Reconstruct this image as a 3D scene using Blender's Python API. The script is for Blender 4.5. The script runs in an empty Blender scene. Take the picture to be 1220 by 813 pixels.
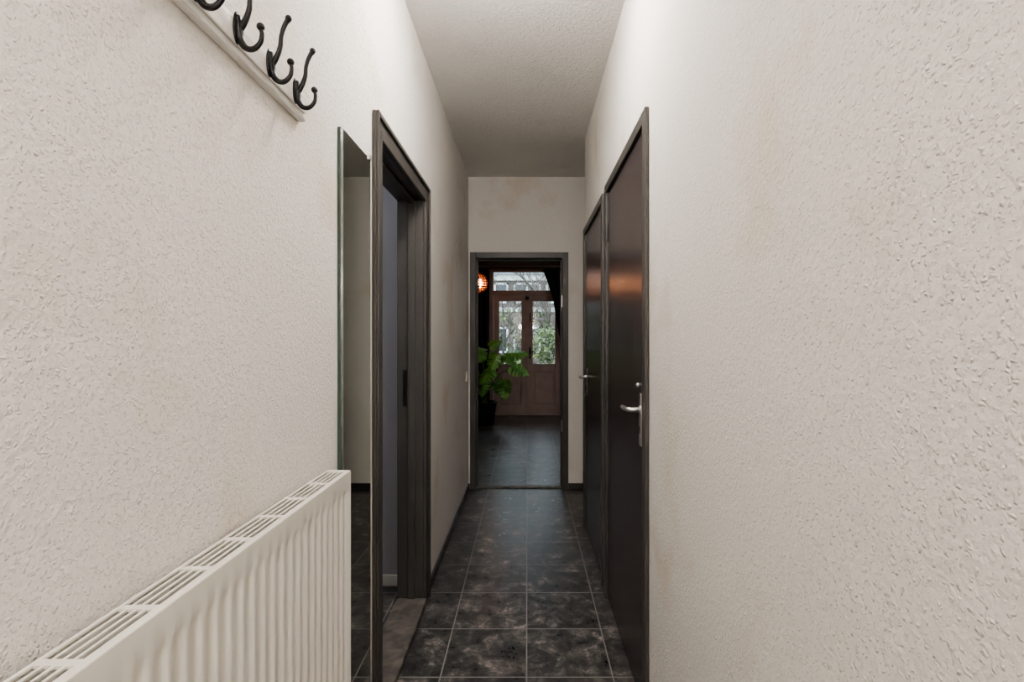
import bpy, bmesh, math, random
from mathutils import Vector, Matrix
random.seed(7)
S=bpy.context.scene
F=615.0; CH=1.31
# ---------------------------------------------------------------- materials
def mat(name,col,rough=0.5,metal=0.0,bump=0.0,bscale=50,var=0.0,vscale=3,spec=0.5,emit=None,estr=0,col2=None,stretch=None,coat=0):
    m=bpy.data.materials.new(name); m.use_nodes=True
    nt=m.node_tree; N=nt.nodes; L=nt.links
    b=N['Principled BSDF']
    b.inputs['Base Color'].default_value=(*col,1); b.inputs['Roughness'].default_value=rough
    b.inputs['Metallic'].default_value=metal; b.inputs['Specular IOR Level'].default_value=spec
    b.inputs['Coat Weight'].default_value=coat
    tc=N.new('ShaderNodeTexCoord'); src=tc.outputs['Object']
    if stretch:
        mp=N.new('ShaderNodeMapping'); mp.inputs['Scale'].default_value=stretch
        L.new(src,mp.inputs['Vector']); src=mp.outputs['Vector']
    if var>0 or col2:
        n=N.new('ShaderNodeTexNoise'); n.inputs['Scale'].default_value=vscale; n.inputs['Detail'].default_value=5
        L.new(src,n.inputs['Vector'])
        r=N.new('ShaderNodeValToRGB'); r.color_ramp.elements[0].position=.35; r.color_ramp.elements[1].position=.68
        c2=col2 if col2 else tuple(c*(1-var) for c in col)
        r.color_ramp.elements[0].color=(*c2,1); r.color_ramp.elements[1].color=(*col,1)
        L.new(n.outputs['Fac'],r.inputs['Fac']); L.new(r.outputs['Color'],b.inputs['Base Color'])
    if bump>0:
        n=N.new('ShaderNodeTexNoise'); n.inputs['Scale'].default_value=bscale; n.inputs['Detail'].default_value=3
        L.new(src,n.inputs['Vector'])
        bp=N.new('ShaderNodeBump'); bp.inputs['Strength'].default_value=bump; bp.inputs['Distance'].default_value=.004
        L.new(n.outputs['Fac'],bp.inputs['Height']); L.new(bp.outputs['Normal'],b.inputs['Normal'])
    if emit:
        b.inputs['Emission Color'].default_value=(*emit,1); b.inputs['Emission Strength'].default_value=estr
    return m

def plaster(name,col,dist=.0035,scale=1.0,stain=True):
    m=bpy.data.materials.new(name); m.use_nodes=True
    nt=m.node_tree; N=nt.nodes; L=nt.links; b=N['Principled BSDF']
    b.inputs['Roughness'].default_value=.75; b.inputs['Specular IOR Level'].default_value=.3
    tc=N.new('ShaderNodeTexCoord')
    def M(op,a,b_,c=None):
        n=N.new('ShaderNodeMath'); n.operation=op
        for i,v in enumerate((a,b_,c)):
            if v is None: continue
            if isinstance(v,(int,float)): n.inputs[i].default_value=v
            else: L.new(v,n.inputs[i])
        return n.outputs[0]
    wn=N.new('ShaderNodeTexNoise'); wn.inputs['Scale'].default_value=160*scale; wn.inputs['Detail'].default_value=0
    L.new(tc.outputs['Object'],wn.inputs['Vector'])
    vm=N.new('ShaderNodeVectorMath'); vm.operation='MULTIPLY_ADD'; vm.inputs[1].default_value=(.007/scale,)*3
    L.new(wn.outputs['Color'],vm.inputs[0]); L.new(tc.outputs['Object'],vm.inputs[2])
    v=N.new('ShaderNodeTexVoronoi'); v.inputs['Scale'].default_value=200*scale
    L.new(vm.outputs[0],v.inputs['Vector'])
    sx=N.new('ShaderNodeSeparateXYZ'); L.new(v.outputs['Color'],sx.inputs[0])
    rad=M('MULTIPLY_ADD',sx.outputs['X'],.80,-.06)
    g=M('SUBTRACT',rad,v.outputs['Distance']); g=M('MULTIPLY',g,1.7); g=M('MINIMUM',M('MAXIMUM',g,0.0),1.0)
    n2=N.new('ShaderNodeTexNoise'); n2.inputs['Scale'].default_value=95*scale; n2.inputs['Detail'].default_value=3
    L.new(tc.outputs['Object'],n2.inputs['Vector'])
    h=M('MULTIPLY_ADD',n2.outputs['Fac'],1.4,g)
    bp=N.new('ShaderNodeBump'); bp.inputs['Strength'].default_value=.9; bp.inputs['Distance'].default_value=dist
    L.new(h,bp.inputs['Height']); L.new(bp.outputs['Normal'],b.inputs['Normal'])
    n3=N.new('ShaderNodeTexNoise'); n3.inputs['Scale'].default_value=1.9; n3.inputs['Detail'].default_value=4; n3.inputs['Roughness'].default_value=.6
    L.new(tc.outputs['Object'],n3.inputs['Vector'])
    r3=N.new('ShaderNodeValToRGB'); e=r3.color_ramp.elements
    e[0].position=.27; e[0].color=(col[0]*.86,col[1]*.79,col[2]*.69,1) if stain else (*[c*.93 for c in col],1)
    e[1].position=.45; e[1].color=(*col,1)
    L.new(n3.outputs['Fac'],r3.inputs['Fac'])
    L.new(r3.outputs['Color'],b.inputs['Base Color'])
    return m

def tiles(name):
    m=bpy.data.materials.new(name); m.use_nodes=True
    nt=m.node_tree; N=nt.nodes; L=nt.links; b=N['Principled BSDF']
    tc=N.new('ShaderNodeTexCoord'); mp=N.new('ShaderNodeMapping')
    mp.inputs['Location'].default_value=(.335*20+.002,-2.005+.335*20+.002,0)
    L.new(tc.outputs['Object'],mp.inputs['Vector'])
    br=N.new('ShaderNodeTexBrick'); br.offset=0; br.squash=1
    br.inputs['Scale'].default_value=1; br.inputs['Brick Width'].default_value=.335; br.inputs['Row Height'].default_value=.335
    br.inputs['Mortar Size'].default_value=.0030; br.inputs['Mortar Smooth'].default_value=.1; br.inputs['Bias'].default_value=0
    br.inputs['Color1'].default_value=(.70,.70,.70,1); br.inputs['Color2'].default_value=(1.25,1.21,1.17,1)
    L.new(mp.outputs['Vector'],br.inputs['Vector'])
    n=N.new('ShaderNodeTexNoise'); n.inputs['Scale'].default_value=9; n.inputs['Detail'].default_value=10; n.inputs['Roughness'].default_value=.78; n.inputs['Distortion'].default_value=.3
    L.new(tc.outputs['Object'],n.inputs['Vector'])
    r=N.new('ShaderNodeValToRGB'); e=r.color_ramp.elements
    e[0].position=.37; e[0].color=(.026,.026,.028,1); e[1].position=.67; e[1].color=(.36,.335,.31,1)
    k=e.new(.485); k.color=(.054,.052,.053,1); k=e.new(.565); k.color=(.118,.112,.107,1)
    L.new(n.outputs['Fac'],r.inputs['Fac'])
    mx=N.new('ShaderNodeMix'); mx.data_type='RGBA'; mx.blend_type='MULTIPLY'; mx.inputs[0].default_value=1
    L.new(r.outputs['Color'],mx.inputs[6]); L.new(br.outputs['Color'],mx.inputs[7])
    m2=N.new('ShaderNodeMix'); m2.data_type='RGBA'
    L.new(br.outputs['Fac'],m2.inputs[0]); L.new(mx.outputs[2],m2.inputs[6]); m2.inputs[7].default_value=(.215,.21,.20,1)
    L.new(m2.outputs[2],b.inputs['Base Color'])
    rr=N.new('ShaderNodeMapRange'); rr.inputs[1].default_value=.3; rr.inputs[2].default_value=.7; rr.inputs[3].default_value=.24; rr.inputs[4].default_value=.42
    L.new(n.outputs['Fac'],rr.inputs[0]); L.new(rr.outputs[0],b.inputs['Roughness'])
    b.inputs['Specular IOR Level'].default_value=.65
    sb=N.new('ShaderNodeMath'); sb.operation='SUBTRACT'; L.new(n.outputs['Fac'],sb.inputs[0]); L.new(br.outputs['Fac'],sb.inputs[1])
    bp=N.new('ShaderNodeBump'); bp.inputs['Strength'].default_value=.3; bp.inputs['Distance'].default_value=.004
    L.new(sb.outputs[0],bp.inputs['Height']); L.new(bp.outputs['Normal'],b.inputs['Normal'])
    return m

def glass(name):
    m=bpy.data.materials.new(name); m.use_nodes=True
    nt=m.node_tree; N=nt.nodes; L=nt.links
    N.remove(N['Principled BSDF']); o=N['Material Output']
    t=N.new('ShaderNodeBsdfTransparent'); t.inputs[0].default_value=(.93,.96,.95,1)
    g=N.new('ShaderNodeBsdfGlossy'); g.inputs['Roughness'].default_value=.02
    fr=N.new('ShaderNodeFresnel'); fr.inputs[0].default_value=1.45
    mx=N.new('ShaderNodeMixShader'); L.new(fr.outputs[0],mx.inputs[0]); L.new(t.outputs[0],mx.inputs[1]); L.new(g.outputs[0],mx.inputs[2])
    L.new(mx.outputs[0],o.inputs[0]); return m

M_wall=plaster('plaster_wall',(.805,.77,.728),.0023)
M_ceil=plaster('plaster_ceiling',(.88,.86,.83),.0032,.55,False)
M_floor=tiles('slate_tiles')
M_frame=mat('frame_dark_paint',(.070,.065,.060),.42,bump=.08,bscale=60,col2=(.056,.052,.048),vscale=4)
M_door=mat('door_dark_wood',(.044,.034,.035),.26,bump=.2,bscale=40,col2=(.062,.050,.050),vscale=14,stretch=(1,1,.05))
M_metal=mat('brushed_steel',(.62,.61,.59),.28,1,bump=.05)
M_white=mat('white_enamel',(.78,.75,.68),.35,bump=.03,bscale=30)
M_radin=mat('radiator_inside',(.08,.077,.073),.7,bump=.1)
M_board=mat('board_white_paint',(.76,.74,.70),.4,bump=.15,bscale=80)
M_black=mat('black_iron',(.008,.008,.009),.35,0,bump=.2,bscale=90,spec=.35)
M_mirror=mat('mirror_silver',(.62,.65,.61),.02,1)
M_medge=mat('mirror_edge_green',(.05,.075,.065),.2,bump=.05)
M_sill=mat('worn_sill',(.18,.16,.14),.55,bump=.5,bscale=40,col2=(.085,.075,.068),vscale=18)
M_lilac=mat('side_room_paint',(.36,.36,.385),.7,bump=.2,bscale=80)
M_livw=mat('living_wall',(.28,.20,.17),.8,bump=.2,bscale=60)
M_livc=mat('living_ceiling',(.13,.085,.07),.8,bump=.2,bscale=40)  # the room's dimness is put into this dark ceiling colour
M_fd=mat('mauve_brown_paint',(.40,.31,.285),.45,bump=.2,bscale=40,col2=(.34,.255,.235),vscale=6)
M_curt=mat('black_curtain_cloth',(.012,.013,.017),.9,bump=.4,bscale=200)
M_leaf=mat('leaf_green',(.24,.50,.10),.4,bump=.2,bscale=30,col2=(.07,.23,.05),vscale=6)
M_stem=mat('stem_green',(.09,.2,.04),.5,bump=.1)
M_pot=mat('black_pot',(.015,.015,.017),.35,bump=.1)
M_soil=mat('soil',(.03,.02,.012),.95,bump=.9,bscale=80)
M_glow=mat('lamp_bulb_glow',(1,.4,.15),.5,emit=(1,.42,.16),estr=42)
M_rattan=mat('red_rattan',(.30,.12,.06),.6,bump=.2)
M_lamp=mat('opal_lamp',(.9,.9,.88),.3,emit=(1,.945,.885),estr=94)
M_fill_rear=mat('fill_glow_rear',(.9,.9,.88),.3,emit=(1,.955,.915),estr=42)
M_fill_liv=mat('fill_glow_living',(.9,.9,.88),.3,emit=(1,.95,.92),estr=50)
M_fill_cool=mat('fill_glow_cool',(.9,.9,.9),.3,emit=(.93,.95,1),estr=28)
M_glass=glass('window_glass')
M_brick=mat('building_render',(.16,.137,.125),.85,bump=.3,bscale=20,col2=(.11,.09,.083),vscale=3)
M_wwin=mat('white_window_frames',(.6,.62,.62),.5,bump=.05)
M_dwin=mat('dark_window_glass',(.04,.05,.06),.15,bump=.02)
M_roof=mat('slate_roof',(.14,.155,.17),.7,bump=.4,bscale=8,col2=(.10,.11,.125),vscale=2)
M_bark=mat('bark',(.13,.11,.095),.9,bump=.6,bscale=30)
M_ivy=mat('hedge_leaves',(.22,.27,.11),.5,bump=.1,col2=(.05,.08,.03),vscale=4)
M_ground=mat('garden_ground',(.13,.13,.09),.95,bump=.6,bscale=10,col2=(.07,.09,.04),vscale=2)
M_sw=mat('switch_plastic',(.7,.68,.62),.4,bump=.03)
M_dkbase=mat('base_dark',(.05,.045,.042),.4,bump=.2)
M_wire=mat('wire_grey',(.55,.52,.48),.5,0,bump=.1)

# ---------------------------------------------------------------- helpers
def link(o,parent=None):
    S.collection.objects.link(o)
    if parent: o.parent=parent
    return o
def empty(name,loc=(0,0,0)):
    e=bpy.data.objects.new(name,None); e.empty_display_size=.1; S.collection.objects.link(e); return e
def boxes(name,lst,m,parent=None,bev=0,segs=2):
    bm=bmesh.new()
    for (x0,x1,y0,y1,z0,z1) in lst:
        r=bmesh.ops.create_cube(bm,size=1)
        for v in r['verts']:
            v.co=Vector(((x0+x1)/2+v.co.x*(x1-x0),(y0+y1)/2+v.co.y*(y1-y0),(z0+z1)/2+v.co.z*(z1-z0)))
    me=bpy.data.meshes.new(name); bm.to_mesh(me); bm.free(); me.materials.append(m)
    o=link(bpy.data.objects.new(name,me),parent)
    if bev:
        b=o.modifiers.new('bev','BEVEL'); b.width=bev; b.segments=segs; b.limit_method='ANGLE'
    return o
def mesh(name,vs,fs,m,parent=None,smooth=False):
    me=bpy.data.meshes.new(name); me.from_pydata(vs,[],fs); me.update(); me.materials.append(m)
    if smooth:
        for p in me.polygons: p.use_smooth=True
    return link(bpy.data.objects.new(name,me),parent)
def curve(name,splines,m,bevel,parent=None,res=4,smooth=True):
    cu=bpy.data.curves.new(name,'CURVE'); cu.dimensions='3D'; cu.bevel_depth=bevel; cu.bevel_resolution=res; cu.use_fill_caps=True
    for sp in splines:
        s=cu.splines.new('BEZIER' if smooth else 'POLY')
        if smooth:
            s.bezier_points.add(len(sp)-1)
            for p,q in zip(s.bezier_points,sp):
                p.co=q[:3]; p.radius=q[3] if len(q)>3 else 1; p.handle_left_type=p.handle_right_type='AUTO'
        else:
            s.points.add(len(sp)-1)
            for p,q in zip(s.points,sp): p.co=(*q[:3],1); p.radius=q[3] if len(q)>3 else 1
    cu.materials.append(m)
    return link(bpy.data.objects.new(name,cu),parent)
def ball(name,c,r,m,parent=None,sc=(1,1,1),seg=16):
    bm=bmesh.new(); bmesh.ops.create_uvsphere(bm,u_segments=seg,v_segments=seg//2+2,radius=r)
    for v in bm.verts: v.co=Vector((v.co.x*sc[0]+c[0],v.co.y*sc[1]+c[1],v.co.z*sc[2]+c[2]))
    me=bpy.data.meshes.new(name); bm.to_mesh(me); bm.free(); me.materials.append(m)
    for p in me.polygons: p.use_smooth=True
    return link(bpy.data.objects.new(name,me),parent)
def lathe(name,prof,c,m,parent=None,seg=40):
    vs=[];fs=[]
    for (r,z) in prof:
        for i in range(seg):
            a=2*math.pi*i/seg; vs.append((c[0]+r*math.cos(a),c[1]+r*math.sin(a),c[2]+z))
    for j in range(len(prof)-1):
        for i in range(seg):
            fs.append((j*seg+i,j*seg+(i+1)%seg,(j+1)*seg+(i+1)%seg,(j+1)*seg+i))
    fs.append(tuple(range(seg))[::-1]); n=(len(prof)-1)*seg; fs.append(tuple(range(n,n+seg)))
    return mesh(name,vs,fs,m,parent,True)

# ---------------------------------------------------------------- shell
XL=-.516; XR=.412; H=2.74; YE=4.535; YB=-1.8; YC=3.66
dl0,dl1=1.752,2.603
boxes('wall_left',[(XL-.12,XL,YB,dl0,0,H),(XL-.12,XL,dl0,dl1,2.04,H),(XL-.12,XL,dl1,YE,0,H)],M_wall)
a0,a1,b0,b1=1.757,2.636,2.755,3.645
boxes('wall_right',[(XR,XR+.1,YB,a0,0,H),(XR,XR+.1,a0,a1,2.072,H),(XR,XR+.1,a1,b0,0,H),(XR,XR+.1,b0,b1,2.065,H),(XR,XR+.1,b1,YC,0,H),
  (XR+.1,1.4,YC-.1,YC,0,H)],M_wall)
boxes('wall_closet',[(XR+.1,1.1,YB,1.6,0,H),(1.1,1.2,1.6,YC-.1,0,H)],M_wall)
boxes('wall_recess',[(1.4,1.5,YC-.1,YE+.1,0,H)],M_wall)
ex0,ex1=-.483,.343
boxes('wall_end',[(XL-.12,ex0,YE,YE+.1,0,H),(ex0,ex1,YE,YE+.1,2.06,H),(ex1,1.5,YE,YE+.1,0,H)],M_wall)
boxes('wall_rear',[(XL-.12,XR+.1,YB-.1,YB,0,H)],M_wall)
boxes('ceiling',[(XL-.12,1.5,YB-.1,YE+.1,H,H+.1)],M_ceil)
boxes('floor',[(-3.2,2.4,YB-.1,9.05,-.08,0)],M_floor)
boxes('baseboard_left',[(XL,XL+.012,2.64,YE,0,.05)],M_dkbase,bev=.003)
boxes('baseboard_end',[(.362,1.4,YE-.012,YE,0,.05)],M_dkbase,bev=.003)

t=empty('trim_1')
o0,o1=1.715,2.64; i0,i1=1.79,2.565
boxes('casing',[(XL,XL+.016,o0,i0,0,2.077),(XL,XL+.016,i1,o1,0,2.077),(XL,XL+.016,i0,i1,2.0,2.077)],M_frame,t,.004)
boxes('casing_lip',[(XL+.016,XL+.024,o0,o0+.018,0,2.077),(XL+.016,XL+.024,o1-.018,o1,0,2.077),(XL+.016,XL+.024,o0+.018,o1-.018,2.059,2.077)],M_frame,t,.003)
boxes('jamb',[(XL-.13,XL,dl0,i0,0,2.0),(XL-.13,XL,i1,dl1,0,2.0),(XL-.13,XL,dl0,dl1,2.0,2.04)],M_frame,t,.002)
boxes('stop',[(XL-.075,XL-.04,i0,i0+.014,0,2.0),(XL-.075,XL-.04,i1-.014,i1,0,2.0),(XL-.075,XL-.04,i0,i1,1.986,2.0)],M_frame,t,.002)
boxes('strike_plate',[(XL-.10,XL-.082,i1-.003,i1,.98,1.16)],M_black,t)
boxes('sill',[(XL-.13,XL+.02,i0,i1,0,.028)],M_sill,t,.008)
t=empty('trim_2')
boxes('casing',[(-.501,-.449,YE-.016,YE,0,2.077),(.309,.361,YE-.016,YE,0,2.077),(-.449,.309,YE-.016,YE,2.025,2.077)],M_frame,t,.004)
boxes('jamb',[(-.483,-.449,YE,YE+.1,0,2.025),(.309,.343,YE,YE+.1,0,2.025),(-.483,.343,YE,YE+.1,2.025,2.06)],M_frame,t,.002)
boxes('stop',[(-.449,-.437,YE+.05,YE+.1,0,2.025),(.297,.309,YE+.05,YE+.1,0,2.025),(-.437,.297,YE+.05,YE+.1,2.013,2.025)],M_frame,t,.002)
boxes('threshold',[(-.449,.309,YE+.005,YE+.07,0,.012)],M_sill,t,.004)
boxes('hinge_plate',[(.303,.309,YE+.01,YE+.035,.50,.60),(.303,.309,YE+.01,YE+.035,1.6,1.7)],M_metal,t)

def rdoor(name,o0,o1,top,handle_y,dirn,hz):
    d=empty(name)
    tw=.045
    boxes('casing',[(XR-.016,XR,o0,o0+tw,0,top),(XR-.016,XR,o1-tw,o1,0,top),(XR-.016,XR,o0+tw,o1-tw,top-tw,top)],M_frame,d,.004)
    boxes('jamb',[(XR,XR+.1,o0+.018,o0+tw,0,top-tw+.02),(XR,XR+.1,o1-tw,o1-.019,0,top-tw+.02),(XR,XR+.1,o0+tw,o1-tw,top-tw,top-tw+.026)],M_frame,d)
    boxes('leaf',[(XR-.004,XR+.036,o0+tw+.003,o1-tw-.003,.008,top-tw-.003)],M_door,d,.003)
    x=XR-.004
    boxes('handle_plate',[(x-.006,x,handle_y-.017,handle_y+.017,hz-.13,hz+.06)],M_metal,d,.003)
    s=dirn
    curve('handle_lever',[[(x,handle_y,hz,1.1),(x-.03,handle_y,hz,1),(x-.046,handle_y+s*.006,hz,1),(x-.052,handle_y+s*.03,hz,.95),(x-.050,handle_y+s*.08,hz-.002,.9),(x-.046,handle_y+s*.115,hz-.004,.85)]],M_metal,.009,d)
    ball('handle_rose',(x-.006,handle_y,hz),.016,M_metal,d,(.4,1,1))
    boxes('keyhole',[(x-.0075,x-.006,handle_y-.003,handle_y+.003,hz-.085,hz-.06)],M_black,d)
    hy=o1-tw-.002 if dirn>0 else o0+tw+.002
    for k,z in enumerate((.25,1.05,1.85)):
        curve('hinge_%d'%(k+1),[[(x-.005,hy,z-.04),(x-.005,hy,z+.04)]],M_frame,.007,d,smooth=False)
    return d
d1=rdoor('door_1',1.739,2.654,2.098,1.845,1,1.06)
ball('snib',(XR-.010,1.872,1.145),.009,M_metal,d1)
rdoor('door_2',2.737,3.655,2.088,3.50,-1,1.06)

mr=empty('wall_mirror')
boxes('backing',[(XL,XL+.009,1.404,1.661,.20,1.89)],M_medge,mr)
boxes('mirror_glass',[(XL+.009,XL+.013,1.412,1.659,.202,1.888)],M_mirror,mr)
boxes('clip_top',[(XL,XL+.018,1.635,1.655,1.882,1.897)],M_metal,mr,.002)
boxes('clip_bottom',[(XL,XL+.018,1.635,1.655,.193,.206)],M_metal,mr,.002)

cr=empty('coat_rack')
zb0,zb1=1.800,1.862
boxes('board',[(XL,XL+.018,.10,1.165,zb0,zb1)],M_board,cr,.004)
boxes('board_moulding',[(XL+.018,XL+.024,.115,1.150,zb0+.012,zb1-.012)],M_board,cr,.003)
for k in range(9):
    y=1.095-.1105*k; x=XL+.024
    hk=curve('hook_%d'%(k+1),[
      [(x+.004,y,1.832,1.0),(x+.012,y,1.845,1.0),(x+.021,y,1.868,.85),(x+.024,y,1.893,.75),(x+.033,y,1.916,.85),(x+.037,y,1.921,1.0)],
      [(x+.002,y,1.858,1.1),(x+.004,y,1.835,1.4),(x+.008,y,1.815,1.2),(x+.022,y,1.802,.95),(x+.038,y,1.810,.8),(x+.043,y,1.828,.7),(x+.041,y,1.838,.7)]],M_black,.0052,cr)
    ball('hook_knob_%d'%(k+1),(x+.037,y,1.923),.0062,M_black,cr)
    ball('hook_ball_%d'%(k+1),(x+.041,y,1.840),.0068,M_black,cr)
    ball('hook_plate_%d'%(k+1),(x+.001,y,1.838),.012,M_black,cr,(.35,1,2.3))

rd=empty('radiator')
xb,xf=-.501,-.441; y0,y1=-.12,1.292; z0,z1=.30,.984
vs=[];fs=[]; pitch=.0333
prof=[(0,0),(.20,0),(.32,.55),(.40,1),(.74,1),(.82,.55),(.94,0)]
nr=int((y1-y0-.024)/pitch)
off=((y1-y0-.024)-nr*pitch)/2
cols=[(y0,0)]
for k in range(nr):
    for (p,h) in prof: cols.append((y0+.012+off+(k+p)*pitch,h))
cols.append((y1,0))
rows=[(z1-.004,0),(z1-.040,0),(z1-.046,.35),(z1-.056,.85),(z1-.068,1),(.368,1),(.356,.85),(.346,.35),(.340,0),(z0,0)]
for (z,a) in rows:
    for (yy,h) in cols: vs.append((xf-.006*h*a,yy,z))
n=len(cols)
for j in range(len(rows)-1):
    for i in range(n-1): fs.append((j*n+i,j*n+i+1,(j+1)*n+i+1,(j+1)*n+i))
mesh('front_panel',vs,fs,M_white,rd,True)
boxes('front_panel_back',[(xf-.014,xf-.011,y0+.01,y1-.01,z0,z1-.03)],M_radin,rd)
boxes('rear_panel',[(xb,xb+.004,y0+.01,y1-.01,z0+.02,z1-.006)],M_white,rd)
boxes('convector',[(xb+.004,xf-.014,y0+.02,y1-.02,z0+.06,z1-.05)],M_radin,rd)
boxes('side_panel',[(xb,xf-.001,y1-.004,y1,z0,z1),(xb,xf-.001,y0,y0+.004,z0,z1)],M_white,rd,.0015)
boxes('top_rim',[(xf-.013,xf,y0,y1,z1-.006,z1),(xb,xb+.005,y0,y1,z1-.006,z1)],M_white,rd,.002)
gl=[]
x0g,x1g=xb+.005,xf-.013
yy=y1-.004
seg=.1085
while yy-seg>y0:
    gl.append((x0g,x1g,yy-.011,yy,z1-.0045,z1-.001)); yy-=seg
gl.append((x0g,x1g,y0+.004,yy,z1-.0045,z1-.001))
ns=4; wd=(x1g-x0g); bar=.0035; gap=(wd-bar*(ns-1))/ns
for k in range(1,ns):
    xx=x0g+k*gap+(k-1)*bar
    gl.append((xx,xx+bar,y0+.004,y1-.004,z1-.004,z1-.0015))
boxes('top_grille',gl,M_white,rd)
boxes('wall_bracket',[(XL,xb,.1,.14,z0+.1,z1-.1),(XL,xb,1.05,1.09,z0+.1,z1-.1)],M_white,rd)
curve('supply_pipe',[[(xb+.03,y1-.05,z0+.01),(xb+.03,y1-.05,.0)]],M_white,.008,rd,smooth=False)
curve('return_pipe',[[(xb+.03,y0+.06,z0+.01),(xb+.03,y0+.06,.0)]],M_white,.008,rd,smooth=False)

sw=empty('light_switch')
boxes('plate',[(XL,XL+.01,4.33,4.41,.96,1.04)],M_sw,sw,.003)
boxes('rocker',[(XL+.01,XL+.014,4.345,4.395,.975,1.025)],M_sw,sw,.002)
curve('wire_wall_ornament',[[(XL+.003,3.70,2.06),(XL+.003,3.77,2.03),(XL+.003,3.70,1.99),(XL+.003,3.77,1.94),(XL+.003,3.71,1.90),(XL+.003,3.76,1.86),(XL+.003,3.73,1.82)]],M_wire,.0016)

def dome(name,c,m,r=.15):
    e=empty(name)
    lathe('base',[(r*1.05,0),(r*1.05,-.02),(r*.95,-.022)],c,M_white,e)
    lathe('shade',[(r*.95,-.022),(r*.93,-.045),(r*.8,-.075),(r*.5,-.098),(r*.15,-.106),(.003,-.107)],c,m,e)
dome('ceiling_lamp',(-.05,1.75,H),M_lamp)
dome('fill_lamp_rear',(-.05,-.55,H),M_fill_rear,.17)  # added fill lamp behind the camera
for nm,x in (('fill_globe',-.22),('fill_globe.001',.15)):  # unseen globes added on the rear wall to even out the hall light
    e=empty(nm)
    boxes('backplate',[(x-.05,x+.05,YB,YB+.02,1.75,1.85)],M_metal,e,.004)
    curve('arm',[[(x,YB+.01,1.80),(x,YB+.08,1.80)]],M_metal,.01,e,smooth=False)
    ball('globe',(x,YB+.17,1.80),.11,M_fill_rear,e,seg=24)

# ---------------------------------------------------------------- side room
boxes('wall_side_room',[(-2.4,XL-.12,2.75,2.85,0,2.7),(-2.4,XL-.12,.9,1.0,0,2.7),(-2.5,-2.4,.9,2.85,0,2.7)],M_lilac)
boxes('ceiling_side_room',[(-2.5,XL-.12,.9,2.85,2.7,2.78)],M_ceil)
boxes('baseboard_side_room',[(-2.4,XL-.13,2.738,2.75,0,.06)],M_sw,bev=.003)
dome('fill_lamp_side_room',(-1.4,1.9,2.7),M_fill_cool)  # added lamp, out of view, gives the side room its cool light

# ---------------------------------------------------------------- living room
LY=8.95; LH=2.6
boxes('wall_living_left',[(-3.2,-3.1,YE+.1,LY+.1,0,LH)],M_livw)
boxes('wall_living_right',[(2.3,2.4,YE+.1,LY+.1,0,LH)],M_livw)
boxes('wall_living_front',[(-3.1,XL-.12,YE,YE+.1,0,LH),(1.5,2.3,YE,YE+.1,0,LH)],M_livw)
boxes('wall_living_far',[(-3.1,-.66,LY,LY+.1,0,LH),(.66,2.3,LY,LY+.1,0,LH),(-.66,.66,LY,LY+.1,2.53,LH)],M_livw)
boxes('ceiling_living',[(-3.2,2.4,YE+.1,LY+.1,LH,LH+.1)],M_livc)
dome('fill_lamp_living',(1.3,6.6,LH),M_fill_liv,.17)  # extra lamp added out of view to brighten the living room
fd=empty('door_3')
ya,yb=LY,LY+.07
boxes('frame',[(-.66,-.585,ya,yb+.03,0,2.53),(.585,.66,ya,yb+.03,0,2.53),(-.585,.585,ya,yb+.03,2.49,2.53),(-.585,.585,ya,yb+.03,2.085,2.165),(-.585,.585,ya,yb+.03,0,.03)],M_fd,fd,.004)
for k,(xa,xz) in enumerate(((-.58,-.003),(.003,.58))):
    n='leaf_%d'%(k+1)
    boxes(n,[(xa,xa+.095,ya+.01,yb,.035,2.08),(xz-.095,xz,ya+.01,yb,.035,2.08),(xa+.095,xz-.095,ya+.01,yb,1.98,2.08),
             (xa+.095,xz-.095,ya+.01,yb,.76,.89),(xa+.095,xz-.095,ya+.01,yb,.035,.16),(xa+.095,xz-.095,ya+.03,yb-.01,.16,.76)],M_fd,fd,.004)
    boxes(n+'_panel',[(xa+.13,xz-.13,ya+.016,ya+.035,.20,.72)],M_fd,fd,.008)
    boxes(n+'_glass',[(xa+.095,xz-.095,ya+.04,ya+.046,.89,1.98)],M_glass,fd)
boxes('transom_glass',[(-.585,.585,ya+.04,ya+.046,2.165,2.49)],M_glass,fd)
boxes('astragal',[(-.02,.02,ya-.004,ya+.01,.035,2.08)],M_fd,fd,.004)
boxes('lock_plate',[(.035,.06,ya-.002,ya+.01,.98,1.18)],M_black,fd,.002)
curve('espagnolette',[[(.047,ya-.03,1.10),(.10,ya-.035,1.10),(.14,ya-.035,1.10)],[(.047,ya+.0,1.10),(.047,ya-.03,1.10)]],M_black,.009,fd,smooth=False)
boxes('window_catch',[(-.03,.03,ya-.02,ya,2.0,2.06),(.045,.06,ya-.012,ya+.01,1.62,1.78)],M_black,fd,.003)

def curtain(name,zs,m):
    vs=[];fs=[]; nx=60; rows=[]
    for a in range(len(zs)-1):
        for t_ in range(8):
            u=t_/8; rows.append(tuple(zs[a][i]*(1-u)+zs[a+1][i]*u for i in range(3)))
    rows.append(zs[-1])
    for (z,xl,xr) in rows:
        for i in range(nx+1):
            u=i/nx; vs.append((xl+(xr-xl)*u,8.74+.035*math.sin(u*math.pi*14+z*.6)+.01*math.sin(u*41+z*3),z))
    for j in range(len(rows)-1):
        for i in range(nx): k=j*(nx+1)+i; fs.append((k,k+1,k+nx+2,k+nx+1))
    o=mesh(name,vs,fs,m,None,True); s=o.modifiers.new('s','SOLIDIFY'); s.thickness=.004; return o
curtain('curtain',[(2.50,-1.35,-.64),(1.5,-1.30,-.65),(.02,-1.28,-.63)],M_curt)
curtain('curtain',[(2.50,.27,1.25),(2.25,.36,1.2),(2.0,.44,1.12),(1.7,.485,1.05),(1.4,.54,.95),(1.15,.63,.85),(.9,.63,.95),(.02,.62,1.0)],M_curt)
rod=empty('curtain_rod')
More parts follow.
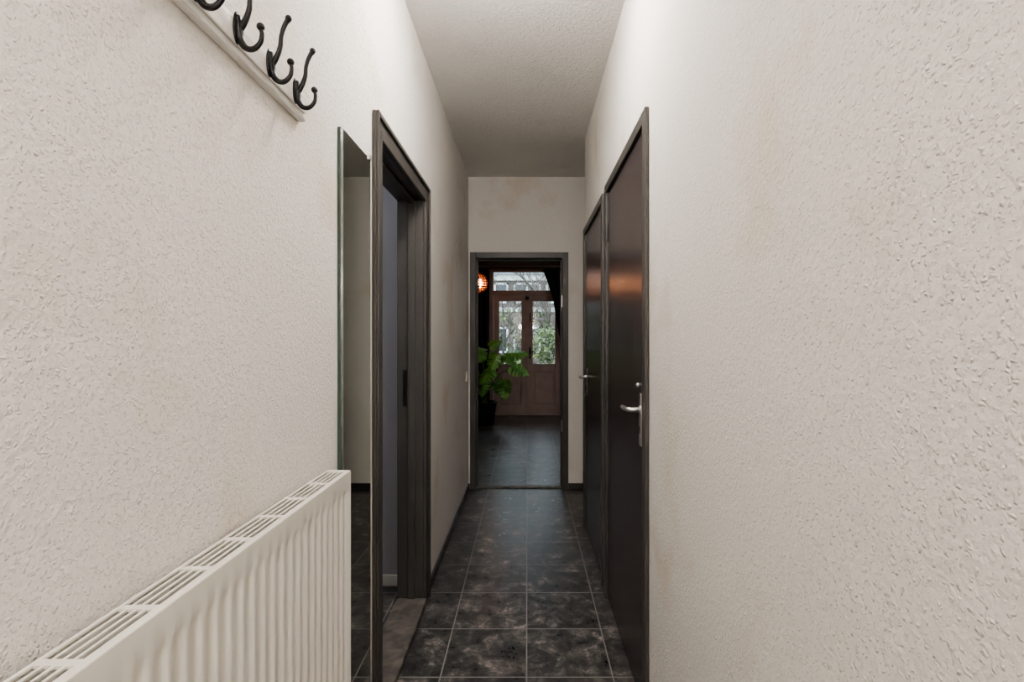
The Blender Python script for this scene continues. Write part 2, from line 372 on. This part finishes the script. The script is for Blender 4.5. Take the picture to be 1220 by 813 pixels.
curve('pole',[[(-1.45,8.74,2.525),(1.4,8.74,2.525)]],M_black,.014,rod,smooth=False)
ball('finial_1',(-1.47,8.74,2.525),.03,M_black,rod); ball('finial_2',(1.42,8.74,2.525),.03,M_black,rod)
boxes('bracket',[(-1.2,-1.18,8.74,LY,2.515,2.535),(1.2,1.22,8.74,LY,2.515,2.535)],M_black,rod)

pl=empty('pendant_lamp'); pc=(-.725,7.5,2.13)
ball('bulb_glow',pc,.085,M_glow,pl)
sh=ball('rattan_shade',pc,.15,M_rattan,pl,seg=22)
w=sh.modifiers.new('w','WIREFRAME'); w.thickness=.018
curve('cord',[[(pc[0],pc[1],pc[2]+.14),(pc[0],pc[1],LH)]],M_black,.004,pl,smooth=False)
lathe('canopy',[(.05,-.03),(.05,0)],(pc[0],pc[1],LH),M_black,pl)

pm=empty('potted_monstera'); px,py=-.66,7.95
lathe('pot',[(.14,0),(.19,.34),(.20,.36),(.18,.36),(.175,.32)],(px,py,0),M_pot,pm)
lathe('soil',[(.172,.31),(.172,.325)],(px,py,0),M_soil,pm)
def leaf(idx,c,dirv,up,L_):
    d=Vector(dirv).normalized(); u=Vector(up); u=(u-d*u.dot(d)).normalized(); s=d.cross(u)
    outl=[(-.12,.04),(-.20,.17),(-.16,.33),(-.02,.44),(.06,.47),(.10,.24),(.15,.46),(.25,.46),(.29,.22),(.34,.43),(.45,.40),(.47,.19),(.52,.35),(.62,.31),(.64,.15),(.70,.25),(.80,.19),(.84,.10),(1.0,0)]
    nrm=lambda a,b: Vector(c)+d*(a*L_)+s*(b*L_)+u*(L_*(-.5*b*b*2+.05*abs(b)*1-.3*max(a,0)**2))
    V=[];Fc=[]
    n_=len(outl)
    for a,b in outl: V.append(nrm(max(a,0),0))
    for a,b in outl: V.append(nrm(a,b))
    for a,b in outl: V.append(nrm(a,-b))
    for i in range(n_-1):
        Fc.append((i,i+1,n_+i+1,n_+i)); Fc.append((i+1,i,2*n_+i,2*n_+i+1))
    return mesh('leaf_%d'%idx,[tuple(v) for v in V],Fc,M_leaf,pm)
def P(pxl,pyl,Y): return Vector(((pxl-628)/F*Y,Y,CH-(pyl-405)/F*Y))
spec=[
 (607,421,7.7,(1,-.2,.12),.30,.9),(592,424,7.8,(-.3,-.6,-.7),.28,.7),(577,418,7.8,(-1,-.3,.25),.28,1),(611,437,7.6,(1,-.2,-.35),.27,.6),
 (600,455,7.75,(.2,-.5,-1),.28,.5),(584,442,7.6,(-.7,-.5,-.6),.28,.8),(575,428,8.0,(-.3,-.2,1),.24,1.3),(603,430,8.0,(.5,.2,.8),.22,.4),
 (576,455,7.7,(-.2,-.5,-1),.24,1),(592,458,7.9,(.5,-.4,-.8),.22,.6),(566,440,7.9,(-1,-.4,-.1),.30,.8),(560,420,7.9,(-1,-.2,.5),.28,1),(585,412,8.0,(.7,.1,.4),.20,.4)]
for i,(a,b,Y,dv,sz,uz) in enumerate(spec):
    c=P(a,b,Y)
    leaf(i+1,c,dv,(0.2*math.sin(i*2.1),-.75,uz),sz)
    base=Vector((px+random.uniform(-.05,.05),py+random.uniform(-.05,.05),.32))
    mid=base.lerp(c,.55)+Vector((0,0,.12))
    curve('stem_%d'%(i+1),[[(*base,1.3),(*mid,1),(*c,.7)]],M_stem,.007,pm)

# ---------------------------------------------------------------- exterior
boxes('garden_ground',[(-25,25,9.05,45,-.25,-.1)],M_ground)
bl=empty('apartment_building'); BY=24
boxes('facade',[(-18,18,BY,BY+8,-.1,4.3)],M_brick,bl)
wf=[];wg=[]
for i in range(-11,12):
    for zz,hh in ((.7,1.2),(3.0,.95)):
        x=i*1.5
        wf+= [(x-.62,x+.62,BY-.06,BY,zz,zz+.08),(x-.62,x+.62,BY-.06,BY,zz+hh-.08,zz+hh),(x-.62,x-.54,BY-.06,BY,zz,zz+hh),(x+.54,x+.62,BY-.06,BY,zz,zz+hh),(x-.04,x+.04,BY-.06,BY,zz,zz+hh)]
        wg.append((x-.54,x+.54,BY-.03,BY-.005,zz+.08,zz+hh-.08))
wf.append((-18,18,BY-.2,BY,4.05,4.3)); wf.append((-18,18,BY-.1,BY,2.6,2.8))
boxes('window_frames',wf,M_wwin,bl); boxes('window_panes',wg,M_dwin,bl)
mesh('roof',[(-18.3,BY-.3,4.3),(18.3,BY-.3,4.3),(18.3,BY+4,7.2),(-18.3,BY+4,7.2),(-18.3,BY+8.3,4.3),(18.3,BY+8.3,4.3)],[(0,1,2,3),(3,2,5,4),(0,3,4),(1,5,2),(0,4,5,1)],M_roof,bl)
def tree(base,h,seed):
    rnd=random.Random(seed); sp=[]
    def br(p,d,l,r,lev):
        pts=[(*p,r)]; q=Vector(p)
        for k in range(3):
            d=(d+Vector((rnd.uniform(-.25,.25),rnd.uniform(-.25,.25),rnd.uniform(-.05,.2)))).normalized()
            q=q+d*l/3; pts.append((*q,r*(1-.15*(k+1))))
            if lev>0:
                for _ in range(2 if lev>1 else 3):
                    a=rnd.uniform(0,6.28); nd=(d*.6+Vector((math.cos(a),math.sin(a),.35))*.8).normalized()
                    br(tuple(q),nd,l*rnd.uniform(.45,.65),r*.5,lev-1)
        sp.append(pts)
    br(base,Vector((0,0,1)),h*.6,1,3)
    curve('bare_tree',sp,M_bark,.04,None,1,False)
for i,(x,y,h) in enumerate([(-1.6,15,4.5),(.9,14,4.2),(2.6,17,5),(-4,17,5),(.1,18.5,4),(-.55,13,3.2),(-.2,14.5,2.8),(.5,13.6,2.6)]): tree((x,y,-.1),h,i+3)
vs=[];fs=[]
for i in range(13000):
    x=random.uniform(-5,5); hh=1.3+.3*math.sin(x*1.7)+.2*math.sin(x*4.1)
    y=12.6+random.uniform(-.45,.45); z=-.1+hh*random.random()**.6
    if i%4==0: z=random.uniform(.8,2.1); y=13.5+random.uniform(-.6,.6)
    s_=random.uniform(.03,.07); n=Vector((random.gauss(0,1),random.gauss(0,1),random.gauss(0,1))).normalized()
    t1=n.orthogonal().normalized(); t2=n.cross(t1); c=Vector((x,y,z)); k=len(vs)
    for a,b in ((-1,0),(0,-.6),(1,0),(0,.6)): vs.append(tuple(c+t1*a*s_+t2*b*s_))
    fs.append((k,k+1,k+2,k+3))
mesh('ivy_hedge',vs,fs,M_ivy)

w=bpy.data.worlds.new('sky'); S.world=w; w.use_nodes=True
N=w.node_tree.nodes; L=w.node_tree.links
bg=N['Background']; tc=N.new('ShaderNodeTexCoord'); sp=N.new('ShaderNodeSeparateXYZ'); L.new(tc.outputs['Generated'],sp.inputs[0])
r=N.new('ShaderNodeValToRGB'); r.color_ramp.elements[0].color=(.75,.82,.9,1); r.color_ramp.elements[1].color=(.6,.70,.85,1)
L.new(sp.outputs['Z'],r.inputs[0]); L.new(r.outputs[0],bg.inputs[0]); bg.inputs[1].default_value=6.0

cam=bpy.data.cameras.new('camera'); co=bpy.data.objects.new('camera',cam); S.collection.objects.link(co)
co.location=(0,0,CH); co.rotation_euler=(math.pi/2,0,0)
cam.sensor_width=36; cam.sensor_fit='HORIZONTAL'; cam.lens=36*F/1220; cam.shift_x=-18/1220; cam.shift_y=-1.5/1220
cam.clip_start=.02
S.camera=co
S.view_settings.view_transform='AgX'
try: S.view_settings.look='AgX - Medium High Contrast'
except Exception as e: print(e)
S.view_settings.exposure=0.08
